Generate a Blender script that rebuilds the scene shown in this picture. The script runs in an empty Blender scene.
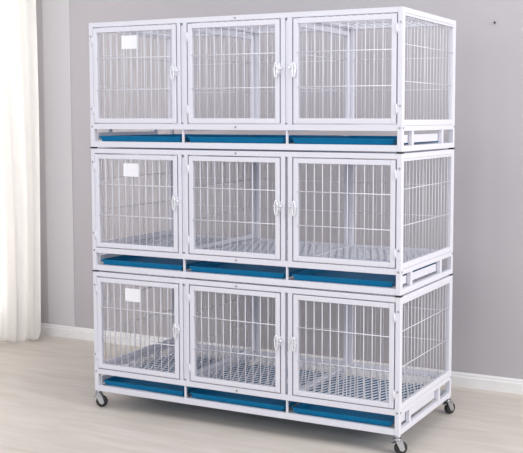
import bpy, bmesh, math, random
from mathutils import Vector, Matrix
random.seed(4)
C = bpy.context.scene.collection
scene = bpy.context.scene
PI = math.pi

# ------------------------------------------------------------------ materials
def mat(name, col, rough=0.5, metal=0.0, spec=0.5, coat=0.0):
    m = bpy.data.materials.new(name); m.use_nodes = True
    b = m.node_tree.nodes['Principled BSDF']
    b.inputs['Base Color'].default_value = (*col, 1)
    b.inputs['Roughness'].default_value = rough
    b.inputs['Metallic'].default_value = metal
    b.inputs['Specular IOR Level'].default_value = spec
    b.inputs['Coat Weight'].default_value = coat
    return m
def noisy(m, c1, c2, scale, stretch=(1, 1, 1), bump=0.0, detail=4.0):
    nt = m.node_tree; b = nt.nodes['Principled BSDF']
    tc = nt.nodes.new('ShaderNodeTexCoord'); mp = nt.nodes.new('ShaderNodeMapping')
    mp.inputs['Scale'].default_value = stretch
    n = nt.nodes.new('ShaderNodeTexNoise'); n.inputs['Scale'].default_value = scale; n.inputs['Detail'].default_value = detail
    r = nt.nodes.new('ShaderNodeValToRGB')
    r.color_ramp.elements[0].position = 0.3; r.color_ramp.elements[1].position = 0.7
    r.color_ramp.elements[0].color = (*c1, 1); r.color_ramp.elements[1].color = (*c2, 1)
    nt.links.new(tc.outputs['Object'], mp.inputs['Vector']); nt.links.new(mp.outputs[0], n.inputs['Vector'])
    nt.links.new(n.outputs['Fac'], r.inputs['Fac']); nt.links.new(r.outputs[0], b.inputs['Base Color'])
    if bump:
        bp = nt.nodes.new('ShaderNodeBump'); bp.inputs['Strength'].default_value = bump; bp.inputs['Distance'].default_value = 0.002
        nt.links.new(n.outputs['Fac'], bp.inputs['Height']); nt.links.new(bp.outputs[0], b.inputs['Normal'])
    return m

M = {}
M['white'] = noisy(mat('white_powder_coat', (.71, .71, .78), .45, spec=.3), (.705, .705, .775), (.72, .72, .788), 60, bump=.03)
M['card'] = mat('white_card', (.86, .86, .90), .5)
M['teal'] = noisy(mat('teal_plastic', (.001, .16, .34), .45, spec=.15), (.0008, .15, .325), (.0015, .172, .355), 30)
M['steel'] = noisy(mat('zinc_steel', (.5, .51, .54), .4, metal=1.0), (.44, .45, .48), (.54, .55, .58), 40)
M['latch'] = noisy(mat('bright_plated_metal', (.80, .81, .86), .3, metal=.35), (.78, .79, .84), (.84, .85, .89), 50)
M['black'] = noisy(mat('black_rubber', (.014, .014, .016), .45), (.012, .012, .014), (.02, .02, .022), 50)
M['screw'] = noisy(mat('dull_screw_steel', (.36, .36, .38), .4, metal=.6), (.33, .33, .35), (.4, .4, .42), 60)
M['wall'] = noisy(mat('mauve_grey_wall_paint', (.50, .475, .50), .85, spec=.2), (.465, .442, .470), (.480, .457, .485), 2.2, bump=.05)
M['lit_wall'] = noisy(mat('lit_wall_pale_grey', (.6, .58, .6), .85, spec=.2), (.585, .57, .595), (.60, .585, .61), 2.2, bump=.05)  # wall colour lightened to carry the band of light
M['base'] = noisy(mat('white_baseboard_paint', (.82, .81, .82), .4), (.80, .79, .80), (.84, .83, .84), 12)
M['ceil'] = noisy(mat('white_ceiling_paint', (.85, .85, .85), .9), (.84, .84, .84), (.86, .86, .86), 4)
M['frame'] = noisy(mat('white_window_frame', (.85, .85, .85), .4), (.84, .84, .84), (.87, .87, .87), 10)

def curtain_mat():
    m = bpy.data.materials.new('ivory_sheer_fabric'); m.use_nodes = True
    nt = m.node_tree; nt.nodes.clear()
    out = nt.nodes.new('ShaderNodeOutputMaterial'); mx = nt.nodes.new('ShaderNodeMixShader')
    d = nt.nodes.new('ShaderNodeBsdfDiffuse'); t = nt.nodes.new('ShaderNodeBsdfTranslucent')
    tc = nt.nodes.new('ShaderNodeTexCoord'); mp = nt.nodes.new('ShaderNodeMapping'); mp.inputs['Scale'].default_value = (60, 60, 8)
    n = nt.nodes.new('ShaderNodeTexNoise'); n.inputs['Scale'].default_value = 6
    r = nt.nodes.new('ShaderNodeValToRGB')
    r.color_ramp.elements[0].color = (.90, .885, .865, 1); r.color_ramp.elements[1].color = (.94, .925, .91, 1)
    nt.links.new(tc.outputs['Object'], mp.inputs[0]); nt.links.new(mp.outputs[0], n.inputs['Vector'])
    nt.links.new(n.outputs['Fac'], r.inputs[0])
    nt.links.new(r.outputs[0], d.inputs['Color']); nt.links.new(r.outputs[0], t.inputs['Color'])
    mx.inputs[0].default_value = .5
    nt.links.new(d.outputs[0], mx.inputs[1]); nt.links.new(t.outputs[0], mx.inputs[2]); nt.links.new(mx.outputs[0], out.inputs[0])
    return m
M['curtain'] = curtain_mat()

def floor_mat():
    m = mat('pale_beige_plank_floor', (.6, .55, .5), .42, spec=.4)
    nt = m.node_tree; b = nt.nodes['Principled BSDF']
    tc = nt.nodes.new('ShaderNodeTexCoord')
    mp = nt.nodes.new('ShaderNodeMapping'); mp.inputs['Scale'].default_value = (1, 1, 1)
    br = nt.nodes.new('ShaderNodeTexBrick')
    br.inputs['Color1'].default_value = (.638, .586, .535, 1); br.inputs['Color2'].default_value = (.668, .614, .562, 1)
    br.inputs['Mortar'].default_value = (.59, .535, .49, 1)
    br.inputs['Scale'].default_value = 1.0; br.inputs['Brick Width'].default_value = 1.3; br.inputs['Row Height'].default_value = .2
    br.inputs['Mortar Size'].default_value = .0022; br.inputs['Mortar Smooth'].default_value = .6; br.offset = .37
    mp2 = nt.nodes.new('ShaderNodeMapping'); mp2.inputs['Scale'].default_value = (1.2, 9, 1)
    n = nt.nodes.new('ShaderNodeTexNoise'); n.inputs['Scale'].default_value = 2.2; n.inputs['Detail'].default_value = 6; n.inputs['Distortion'].default_value = .6
    r = nt.nodes.new('ShaderNodeValToRGB')
    r.color_ramp.elements[0].position = .28; r.color_ramp.elements[1].position = .62
    r.color_ramp.elements[0].color = (.86, .84, .82, 1); r.color_ramp.elements[1].color = (1, 1, 1, 1)
    mix = nt.nodes.new('ShaderNodeMix'); mix.data_type = 'RGBA'; mix.blend_type = 'MULTIPLY'; mix.inputs[0].default_value = 1
    nt.links.new(tc.outputs['Object'], mp.inputs[0]); nt.links.new(mp.outputs[0], br.inputs['Vector'])
    nt.links.new(tc.outputs['Object'], mp2.inputs[0]); nt.links.new(mp2.outputs[0], n.inputs['Vector'])
    nt.links.new(n.outputs['Fac'], r.inputs[0])
    nt.links.new(br.outputs['Color'], mix.inputs[6]); nt.links.new(r.outputs[0], mix.inputs[7])
    nt.links.new(mix.outputs[2], b.inputs['Base Color'])
    return m
M['floor'] = floor_mat()

# ------------------------------------------------------------------ mesh helpers
def box(bm, x0, x1, y0, y1, z0, z1):
    v = [bm.verts.new(p) for p in ((x0,y0,z0),(x1,y0,z0),(x1,y1,z0),(x0,y1,z0),(x0,y0,z1),(x1,y0,z1),(x1,y1,z1),(x0,y1,z1))]
    for f in ((0,3,2,1),(4,5,6,7),(0,1,5,4),(1,2,6,5),(2,3,7,6),(3,0,4,7)): bm.faces.new([v[i] for i in f])
def rod(bm, a, b, r, n=6, r2=None):
    a = Vector(a); b = Vector(b); d = (b-a).normalized()
    u = d.orthogonal().normalized(); w = d.cross(u)
    r2 = r if r2 is None else r2
    A = [bm.verts.new(a + r*(math.cos(2*PI*i/n)*u + math.sin(2*PI*i/n)*w)) for i in range(n)]
    B = [bm.verts.new(b + r2*(math.cos(2*PI*i/n)*u + math.sin(2*PI*i/n)*w)) for i in range(n)]
    for i in range(n):
        f = bm.faces.new((A[i], A[(i+1)%n], B[(i+1)%n], B[i])); f.smooth = n > 4
    bm.faces.new(A[::-1]); bm.faces.new(B)
def tube_path(bm, pts, r, n=8, closed=False):
    pts = [Vector(p) for p in pts]; N = len(pts); rings = []
    for i, p in enumerate(pts):
        if closed: d = pts[(i+1)%N] - pts[i-1]
        else: d = pts[min(i+1, N-1)] - pts[max(i-1, 0)]
        d.normalize(); u = d.cross(Vector((0, 1, 0)))
        if u.length < .1: u = d.cross(Vector((1, 0, 0)))
        u.normalize(); w = d.cross(u)
        rings.append([bm.verts.new(p + r*(math.cos(2*PI*k/n)*u + math.sin(2*PI*k/n)*w)) for k in range(n)])
    for i in range(N if closed else N-1):
        a, b = rings[i], rings[(i+1)%N]
        for k in range(n):
            f = bm.faces.new((a[k], a[(k+1)%n], b[(k+1)%n], b[k])); f.smooth = True
    if not closed: bm.faces.new(rings[0][::-1]); bm.faces.new(rings[-1])
def obj(name, bm, m, parent=None, loc=None, bevel=0.0):
    bmesh.ops.recalc_face_normals(bm, faces=bm.faces)
    me = bpy.data.meshes.new(name); bm.to_mesh(me); bm.free(); me.materials.append(m)
    o = bpy.data.objects.new(name, me); C.objects.link(o)
    if parent: o.parent = parent
    if loc: o.location = loc
    if bevel:
        md = o.modifiers.new('bevel', 'BEVEL'); md.width = bevel; md.segments = 2; md.limit_method = 'ANGLE'
    return o
def struct(name, bm, m):
    o = obj(name, bm, m); o['kind'] = 'structure'; return o
def tag(o, label, cat, group=None):
    o['label'] = label; o['category'] = cat
    if group: o['group'] = group
    return o

# ------------------------------------------------------------------ the setting (floor at z = 0)
WY = 1.085          # face of the back wall
WX = -1.42          # face of the left wall
RX, FY, CH = 5.4, -5.4, 2.75
bm = bmesh.new(); box(bm, WX-.1, RX, FY, WY+.1, -.1, 0); struct('floor', bm, M['floor'])
bm = bmesh.new(); box(bm, WX-.1, RX, WY, WY+.1, 0, CH); struct('wall_back', bm, M['wall'])
# left wall with a window opening behind the curtain
wy0, wy1, wz0, wz1 = -.12, .89, .12, 2.45
bm = bmesh.new()
box(bm, WX-.1, WX, wy1, WY, 0, CH); box(bm, WX-.1, WX, FY, wy0, 0, CH)
box(bm, WX-.1, WX, wy0, wy1, 0, wz0); box(bm, WX-.1, WX, wy0, wy1, wz1, CH)
struct('wall_left', bm, M['wall'])
bm = bmesh.new()
for a, b in ((wy0, wy0+.05), (.36, .41), (wy1-.05, wy1)): box(bm, WX-.07, WX-.02, a, b, wz0, wz1)
for a, b in ((wz0, wz0+.05), (wz1-.05, wz1)): box(bm, WX-.07, WX-.02, wy0, wy1, a, b)
struct('window_1', bm, M['frame'])
# baseboards, stepped profile
def baseboard(name, h=.067):
    bm = bmesh.new()
    prof = [(0, 0), (.016, 0), (.016, h*.70), (.011, h*.76), (.011, h*.9), (.006, h), (0, h)]
    return bm, prof
bm, prof = baseboard('b')
L = [bm.verts.new((WX, WY-a, z)) for a, z in prof]; R_ = [bm.verts.new((RX, WY-a, z)) for a, z in prof]
for i in range(len(prof)):
    j = (i+1) % len(prof); bm.faces.new((L[i], R_[i], R_[j], L[j]))
bm.faces.new(L); bm.faces.new(R_[::-1])
struct('baseboard_back', bm, M['base'])
bm, prof = baseboard('b')
L = [bm.verts.new((WX+a, FY, z)) for a, z in prof]; R_ = [bm.verts.new((WX+a, WY-.017, z)) for a, z in prof]
for i in range(len(prof)):
    j = (i+1) % len(prof); bm.faces.new((L[i], R_[i], R_[j], L[j]))
bm.faces.new(L); bm.faces.new(R_[::-1])
struct('baseboard_left', bm, M['base'])
# brighter band of light between curtain and cages, painted as a paler strip
bm = bmesh.new(); box(bm, -1.185, -.99, WY-.004, WY+.001, .067, CH); struct('lit_band_1', bm, M['lit_wall'])

# ------------------------------------------------------------------ curtain
def curtain():
    bm = bmesh.new()
    ctrl = [(-1.375, .99), (-1.30, 1.01), (-1.21, .985), (-1.132, .93), (-1.160, .872), (-1.225, .80), (-1.28, .66), (-1.30, .45), (-1.31, .2), (-1.315, -.15)]
    pts = []
    def cr(p0, p1, p2, p3, t):
        return tuple(.5*((2*p1[k]) + (-p0[k]+p2[k])*t + (2*p0[k]-5*p1[k]+4*p2[k]-p3[k])*t*t + (-p0[k]+3*p1[k]-3*p2[k]+p3[k])*t**3) for k in (0, 1))
    cc = [ctrl[0]] + ctrl + [ctrl[-1]]
    for i in range(1, len(cc)-2):
        for s in range(28): pts.append(cr(cc[i-1], cc[i], cc[i+1], cc[i+2], s/28))
    pts.append(ctrl[-1])
    pts = [Vector((p[0], p[1], 0)) for p in pts]
    arc = [0]
    for a, b in zip(pts, pts[1:]): arc.append(arc[-1] + (b-a).length)
    zs = [0.004, .02, .05, .1, .18, .3, .5, .8, 1.1, 1.4, 1.7, 2.0, 2.3, 2.6]
    grid = []
    for z in zs:
        row = []
        flare = 1 + .5*math.exp(-z/.15)
        for i, p in enumerate(pts):
            t = pts[min(i+1, len(pts)-1)] - pts[max(i-1, 0)]; t.normalize(); nrm = Vector((-t.y, t.x, 0))
            s = arc[i]
            a = .020*math.sin(2*PI*s/.125 + .5*math.sin(z*1.7)) + .006*math.sin(2*PI*s/.052 + 1.3 + .5*z) + .012*math.sin(2*PI*s/.31+z)
            q = p + nrm*(a*flare) + t*(.012*math.sin(z*2.3 + s*9))
            if z < .06: q = q - nrm*(.02*(1 - z/.06))
            row.append(bm.verts.new((max(q.x, WX+.03), q.y, z)))
        grid.append(row)
    for r0, r1 in zip(grid, grid[1:]):
        for i in range(len(r0)-1):
            f = bm.faces.new((r0[i], r0[i+1], r1[i+1], r1[i])); f.smooth = True
    o = obj('curtain', bm, M['curtain'])
    md = o.modifiers.new('thick', 'SOLIDIFY'); md.thickness = .0015
    return tag(o, 'long ivory sheer curtain hanging in folds to the floor at the left edge', 'curtain')
curtain()

# tiny dark nail in the wall, upper right
bm = bmesh.new()
rod(bm, (0, .004, 0), (0, -.012, .002), .0025, 8); rod(bm, (0, -.012, .002), (.001, -.014, .003), .005, 10)
NAIL = obj('wall_nail', bm, M['black'], loc=(1.478, WY-.002, 1.715))
tag(NAIL, 'tiny dark nail head in the grey wall right of the top cages', 'nail')

# ------------------------------------------------------------------ cage tiers
W, D, PITCH, H = 1.4415, .622, .54, .533
FZ = .076
CASES = [(.018, .449), (.5005, .9315), (.9855, 1.4195)]      # the three door openings
SLITS = [(.4665, .4815), (.9515, .9640)]
DIV = [.4745, .9585]
P = .020
LOW0, LOW1 = .077, .100
def frame_mesh():
    bm = bmesh.new()
    for x in (0, W-P):
        for y in (0, D-P): box(bm, x, x+P, y, y+P, 0, H)
    e = .0006
    for y in (0, D-P):                     # long rails
        box(bm, P, W-P, y+e, y+P-e, H-.020, H); box(bm, P, W-P, y+e, y+P-e, LOW0, LOW1); box(bm, P, W-P, y+e, y+P-e, 0, .024)
    for x in (0, W-P):                     # side rails
        box(bm, x+e, x+P-e, P, D-P, H-.020, H); box(bm, x+e, x+P-e, P, D-P, LOW0, LOW1-.004); box(bm, x+e, x+P-e, P, D-P, 0, .022)
        gx = P if x == 0 else x-.004
        box(bm, gx, gx+.004, .022, .478, .031, .062)                                # tray guide plate
        for y in (.112, .462): box(bm, x+.002, x+P-.002, y, y+.020, .022, LOW0)   # short uprights beside the trays
    for (a, b), (s0, s1) in zip(((CASES[0][1], CASES[1][0]), (CASES[1][1], CASES[2][0])), SLITS):
        box(bm, a+.002, s0, e, P-e, LOW1, H-.020); box(bm, s1, b-.002, e, P-e, LOW1, H-.020)
    for x in DIV:
        box(bm, x-.0035, x+.0035, .002, .014, .024, LOW0)          # tray separators
        box(bm, x-.010, x+.010, P, D-P, LOW0-.004, LOW1-.012)      # floor bearers
        box(bm, x-.021, x-.001, D-P+.001, D-.002, LOW1, H-.020); box(bm, x+.001, x+.021, D-P+.003, D-.002, LOW1, H-.020)
        box(bm, x-.012, x+.012, .02, D-P, .006, .018)              # tray runners
        box(bm, x-.012, x+.012, P, D-P, H-.018, H-.004)
    return bm
def grille(bm, axis, u0, u1, z0, z1, n, hz, at, r=.0018, back=.004):
    # vertical wires spread over u0..u1, cross wires at heights hz
    def pt(u, off, z): return (u, at+off, z) if axis == 'x' else (at+off, u, z)
    for i in range(n):
        u = u0 + (u1-u0)*(i+1)/(n+1)
        rod(bm, pt(u, 0, z0-.004), pt(u, 0, z1+.004), r)
    for z in hz: rod(bm, pt(u0-.004, back, z), pt(u1+.004, back, z), r)
HZ = (.2455, .379)
def ring_frame(bm, axis, u0, u1, z0, z1, w, a0, a1, wb=None):
    wb = w if wb is None else wb
    def bx(ua, ub, za, zb):
        if axis == 'x': box(bm, ua, ub, a0, a1, za, zb)
        else: box(bm, a0, a1, ua, ub, za, zb)
    bx(u0, u0+w, z0, z1); bx(u1-w, u1, z0, z1); bx(u0+w, u1-w, z1-w, z1); bx(u0+w, u1-w, z0, z0+wb)

def make_latch(name, parent, x, z, side):
    bm = bmesh.new()
    box(bm, x-.009, x+.009, -.0035, 0, z-.020, z+.020)                     # plate
    box(bm, x-.007, x+.007, -.012, -.0035, z-.013, z-.007); box(bm, x-.007, x+.007, -.012, -.0035, z+.007, z+.013)
    rod(bm, (x-.020, -.008, z), (x+.020, -.008, z), .0032, 8)              # sliding bolt
    cx = x - side*.006
    loop = [(cx+.0062*math.cos(t), -.0125, z-.006+.029*math.sin(t)) for t in [2*PI*k/18 for k in range(18)]]
    tube_path(bm, loop, .0030, 8, closed=True)                             # drop handle
    rod(bm, (x+side*.012, -.004, z+.002), (x+side*.012, -.016, z+.002), .0048, 10)   # knob
    return obj(name, bm, M['latch'], parent)
def make_hinge(parent, x, z):
    bm = bmesh.new()
    rod(bm, (x, -.0028, z-.018), (x, -.0028, z+.018), .0030, 10)
    rod(bm, (x, -.0028, z-.021), (x, -.0028, z-.018), .002, 8); rod(bm, (x, -.0028, z+.018), (x, -.0028, z+.021), .002, 8)
    box(bm, x-.008, x+.008, -.0018, -.0004, z-.013, z+.013)
    return obj('hinge', bm, M['white'], parent)
def make_door(root, k):
    a, b = CASES[k]; z0, z1 = LOW1+.004, H-.0245
    bm = bmesh.new(); a += .0035; b -= .0035
    ring_frame(bm, 'x', a, b, z0, z1, .0195, -.001, .0185)
    d = obj('door', bm, M['white'], root, bevel=.0018)
    bm = bmesh.new(); grille(bm, 'x', a+.0195, b-.0195, z0+.0195, z1-.0195, 10, HZ, .0035, back=-.0034, r=.0019); obj('wire_grille', bm, M['white'], d)
    if k < 2: make_latch('latch', d, b-.004, .318, 1); hx = a-.002
    else: make_latch('latch', d, a+.002, .318, -1); hx = b+.002
    make_hinge(d, hx, .455); make_hinge(d, hx, .158)
    if k == 0:
        bm = bmesh.new()
        box(bm, .176, .249, .0005, .003, .418, .472); box(bm, .174, .251, -.0015, .0005, .416, .422)
        box(bm, .174, .179, -.0015, .0005, .422, .472); box(bm, .246, .251, -.0015, .0005, .422, .472)
        for x in (.19, .235): box(bm, x-.003, x+.003, .003, .010, .455, .470)
        c = obj('card_holder', bm, M['card'], d); c['label'] = 'white rectangular card holder'
    return d
def make_side_panel(root, x0):
    bm = bmesh.new()
    ring_frame(bm, 'y', P, D-P, LOW1-.003, H-.0205, .009, x0+.003, x0+P-.002, wb=.022)
    p = obj('side_panel', bm, M['white'], root, bevel=.001)
    bm = bmesh.new(); grille(bm, 'y', P+.009, D-P-.009, LOW1+.019, H-.0295, 14, (.2615, .399), x0+.012, back=-.004 if x0 < .5 else .004, r=.0016)
    obj('wire_grille', bm, M['white'], p)
def make_back_panel(root):
    bm = bmesh.new(); y = D-.011
    for a, b in ((P, DIV[0]-.021), (DIV[0]+.021, DIV[1]-.021), (DIV[1]+.021, W-P)):
        grille(bm, 'x', a, b, LOW1, H-.020, 11, HZ, y, back=-.004, r=.0014)
    obj('back_grille', bm, M['white'], root)
def make_divider(root, x):
    bm = bmesh.new(); y0, y1 = .006, D-P-.002
    ring_frame(bm, 'y', y0, y1, LOW1+.006, H-.030, .018, x-.0066, x+.0066)
    p = obj('divider', bm, M['white'], root, bevel=.001)
    bm = bmesh.new(); grille(bm, 'y', y0+.018, y1-.018, LOW1+.024, H-.048, 13, HZ, x, back=.004, r=.0014); obj('wire_grille', bm, M['white'], p)
def make_top(root):
    bm = bmesh.new()
    n = 40
    for i in range(n):
        x = P + (W-2*P)*(i+1)/(n+1); rod(bm, (x, P-.004, H-.012), (x, D-P+.004, H-.012), .0018, 5)
    for y in (.16, .31, .46): rod(bm, (P-.004, y, H-.0155), (W-P+.004, y, H-.0155), .0018, 5)
    obj('top_grille', bm, M['white'], root)
CELL = [(.0205, DIV[0]-.0005), (DIV[0]+.0005, DIV[1]-.0005), (DIV[1]+.0005, W-.0205)]
def make_floor_grid(root, k):
    a, b = CELL[k]; y0, y1 = .0215, D-P-.002; z0, z1 = LOW1-.011, LOW1-.0075
    if root['tier'] == 0: pass
    bm = bmesh.new()
    for (p, q, r, s) in ((a, a+.012, y0, y1), (b-.012, b, y0, y1), (a+.012, b-.012, y0, y0+.012), (a+.012, b-.012, y1-.012, y1)):
        box(bm, p, q, r, s, z0-.004, z1+.002)
    # expanded metal: crossing slanted strands, diamonds long from front to back
    ax, bx_, ya, yb = a+.008, b-.008, y0+.008, y1-.008
    px, py = .032, .074; slope = px/py; w = .0036
    for sgn in (1, -1):
        n0 = -40
        for n in range(n0, 60):
            # x = ax + n*px + sgn*slope*(y-ya)
            xa = ax + n*px; ys = []
            def ycross(xv): return ya + (xv-xa)/(sgn*slope)
            lo, hi = sorted((ycross(ax), ycross(bx_)))
            lo, hi = max(lo, ya), min(hi, yb)
            if hi - lo < .004: continue
            xs = xa + sgn*slope*(lo-ya); xe = xa + sgn*slope*(hi-ya)
            zz = z0 if sgn > 0 else z0+.0007
            vs = [bm.verts.new(q) for q in ((xs-w, lo, zz), (xs+w, lo, zz), (xe+w, hi, zz), (xe-w, hi, zz), (xs-w, lo, zz+.003), (xs+w, lo, zz+.003), (xe+w, hi, zz+.003), (xe-w, hi, zz+.003))]
            for f in ((0,3,2,1),(4,5,6,7),(0,1,5,4),(1,2,6,5),(2,3,7,6),(3,0,4,7)): bm.faces.new([vs[i] for i in f])
    obj('floor_grid', bm, M['white'], root)
def make_tray(root, k):
    a, b = CELL[k]; a += .016; b -= .016; y0, y1 = .012, D-.035; zb, zt = .0245, .0475
    bm = bmesh.new()
    def loop(i, z): return [bm.verts.new(q) for q in ((a+i, y0+i, z), (b-i, y0+i, z), (b-i, y1-i, z), (a+i, y1-i, z))]
    rings = [loop(.010, zb), loop(.003, zt-.004), loop(0, zt-.004), loop(0, zt), loop(.0055, zt), loop(.0125, zb+.003)]
    for r0, r1 in zip(rings, rings[1:]):
        for i in range(4): bm.faces.new((r0[i], r0[(i+1)%4], r1[(i+1)%4], r1[i]))
    bm.faces.new(rings[0]); bm.faces.new(rings[-1])
    o = obj('tray', bm, M['teal'], root, bevel=.0012); o['label'] = 'teal blue plastic pull-out tray'
def make_screws(root):
    for x, z in ((.009, .475), (.009, .165), (.010, .088), (W-.009, .478), (W-.009, .170), (W-.010, .088), (.728, H-.010), (.728, .0885)):
        bm = bmesh.new(); rod(bm, (x, .001, z), (x, -.002, z), .0048, 10, .004); rod(bm, (x, -.002, z), (x, -.0035, z), .0024, 8)
        obj('screw', bm, M['screw'], root)
    for y in (.010, D-.010):
        bm = bmesh.new(); rod(bm, (W-.001, y, .088), (W+.002, y, .088), .0045, 10, .0038); obj('screw', bm, M['screw'], root)
def make_pads(root):
    for x in (0, W-P):
        for y in (0, D-P):
            bm = bmesh.new(); box(bm, x-.001, x+P+.001, y-.001, y+P+.001, H+.0002, PITCH-.0002)
            o = obj('spacer_pad', bm, M['black'], root); o['label'] = 'black rubber spacer pad'
def make_caster(root, x, y, ang):
    # swivel caster hanging below a corner post (tier base is local z 0, floor is -FZ)
    fork = bmesh.new()
    rod(fork, (0, 0, -.0005), (0, 0, -.008), .0135, 14); rod(fork, (0, 0, -.008), (0, 0, -.017), .009, 12)
    rod(fork, (0, 0, -.012), (0, 0, -.018), .016, 16, .0175)
    ox = .014; wz = -FZ+.026
    for s in (-1, 1):
        pr = [(-.014, -.017), (.014, -.017), (ox+.012, wz-.004), (ox+.004, wz-.012), (ox-.008, wz-.008)]
        A = [fork.verts.new((p, s*.0125, q)) for p, q in pr]; B = [fork.verts.new((p, s*.0150, q)) for p, q in pr]
        fork.faces.new(A); fork.faces.new(B[::-1])
        for i in range(5): fork.faces.new((A[i], A[(i+1)%5], B[(i+1)%5], B[i]))
    box(fork, -.014, .014, -.015, .015, -.0195, -.0165)
    rod(fork, (ox, -.018, wz), (ox, .018, wz), .0045, 8)
    box(fork, -.022, -.010, -.008, .008, -.031, -.027)           # brake pedal
    f = obj('caster', fork, M['steel'], root, loc=(x, y, 0)); f.rotation_euler = (0, 0, ang)
    w = bmesh.new()
    n = 24; prof = [(.008, -.0105), (.021, -.0105), (.0245, -.0085), (.0259, -.004), (.0259, .004), (.0245, .0085), (.021, .0105), (.008, .0105)]
    rings = [[w.verts.new((ox + r*math.cos(2*PI*i/n), yy, wz + r*math.sin(2*PI*i/n))) for i in range(n)] for r, yy in prof]
    for r0, r1 in zip(rings, rings[1:]):
        for i in range(n):
            fc = w.faces.new((r0[i], r0[(i+1)%n], r1[(i+1)%n], r1[i])); fc.smooth = True
    w.faces.new(rings[0]); w.faces.new(rings[-1][::-1])
    o = obj('wheel', w, M['black'], f); o['label'] = 'black rubber wheel'
LAB = ['bottom tier of the white wire cage rack, standing on casters on the floor',
       'middle tier of the white wire cage rack, stacked between two others',
       'top tier of the white wire cage rack, uppermost of the stack']
for t in range(3):
    root = bpy.data.objects.new('cage_tier', None); C.objects.link(root)
    root.location = (0, 0, FZ + t*PITCH); root.empty_display_size = .1
    root['tier'] = t
    tag(root, LAB[t], 'cage', 'stacked white wire cages')
    obj('frame', frame_mesh(), M['white'], root, bevel=.0012)
    for k in range(3): make_door(root, k); make_floor_grid(root, k); make_tray(root, k)
    make_side_panel(root, 0); make_side_panel(root, W-P); make_back_panel(root); make_top(root)
    make_divider(root, DIV[0])
    if t == 2: make_divider(root, DIV[1])
    make_screws(root)
    if t < 2: make_pads(root)
    if t == 0:
        make_caster(root, .012, .012, -.0+.5); make_caster(root, W-.012, .012, .8); make_caster(root, W-.012, D-.012, 1.1); make_caster(root, .012, D-.012, .4)
    del root['tier']

# ------------------------------------------------------------------ light
w = bpy.data.worlds.new('world'); scene.world = w; w.use_nodes = True
bg = w.node_tree.nodes['Background']; bg.inputs[0].default_value = (.90, .94, 1.0, 1); bg.inputs[1].default_value = .46
def area(name, loc, target, size, energy, col, size_y=None):
    l = bpy.data.lights.new(name, 'AREA'); l.energy = energy; l.color = col; l.size = size
    if size_y: l.shape = 'RECTANGLE'; l.size_y = size_y
    o = bpy.data.objects.new(name, l); C.objects.link(o); o.location = loc
    o.rotation_euler = (Vector(target)-Vector(loc)).to_track_quat('-Z', 'Y').to_euler()
    o['kind'] = 'structure'
    return o
area('softbox_lamp', (4.9, -.55, 2.2), (1.2, .25, .6), 2.2, 128, (1, .985, .965))
area('front_softbox', (1.3, -4.9, 1.9), (.8, .3, .8), 2.4, 66, (.985, .985, 1))
area('overhead_fill', (1.4, -1.3, 4.0), (.9, -.6, 0), 2.6, 46, (1, .985, .98))  # unseen soft source, added overhead to light floor and wall
area('left_fill', (-.6, -3.2, 2.3), (-.7, .9, 1.2), 1.4, 19, (.97, .985, 1))  # unseen fill, added to brighten the left wall and curtain
area('window_daylight', (WX-.30, .38, 1.28), (0, .38, 1.28), 1.0, 52, (1, .995, .98), 2.3)

# ------------------------------------------------------------------ camera
cam = bpy.data.cameras.new('camera'); co = bpy.data.objects.new('camera', cam); C.objects.link(co)
co.location = (2.79258, -3.54162, 1.20742 + FZ)
co.rotation_euler = (PI/2 - .0849868, 0, .4722671)
cam.sensor_width = 36; cam.sensor_fit = 'HORIZONTAL'; cam.lens = 1015.386*36/523
cam.shift_x = -30.47/523; cam.shift_y = -22.54/523
cam.clip_start = .05
scene.camera = co
vs = scene.view_settings
vs.view_transform = 'Standard'; vs.look = 'None'; vs.gamma = 1; vs.use_curve_mapping = False; vs.exposure = 0.0
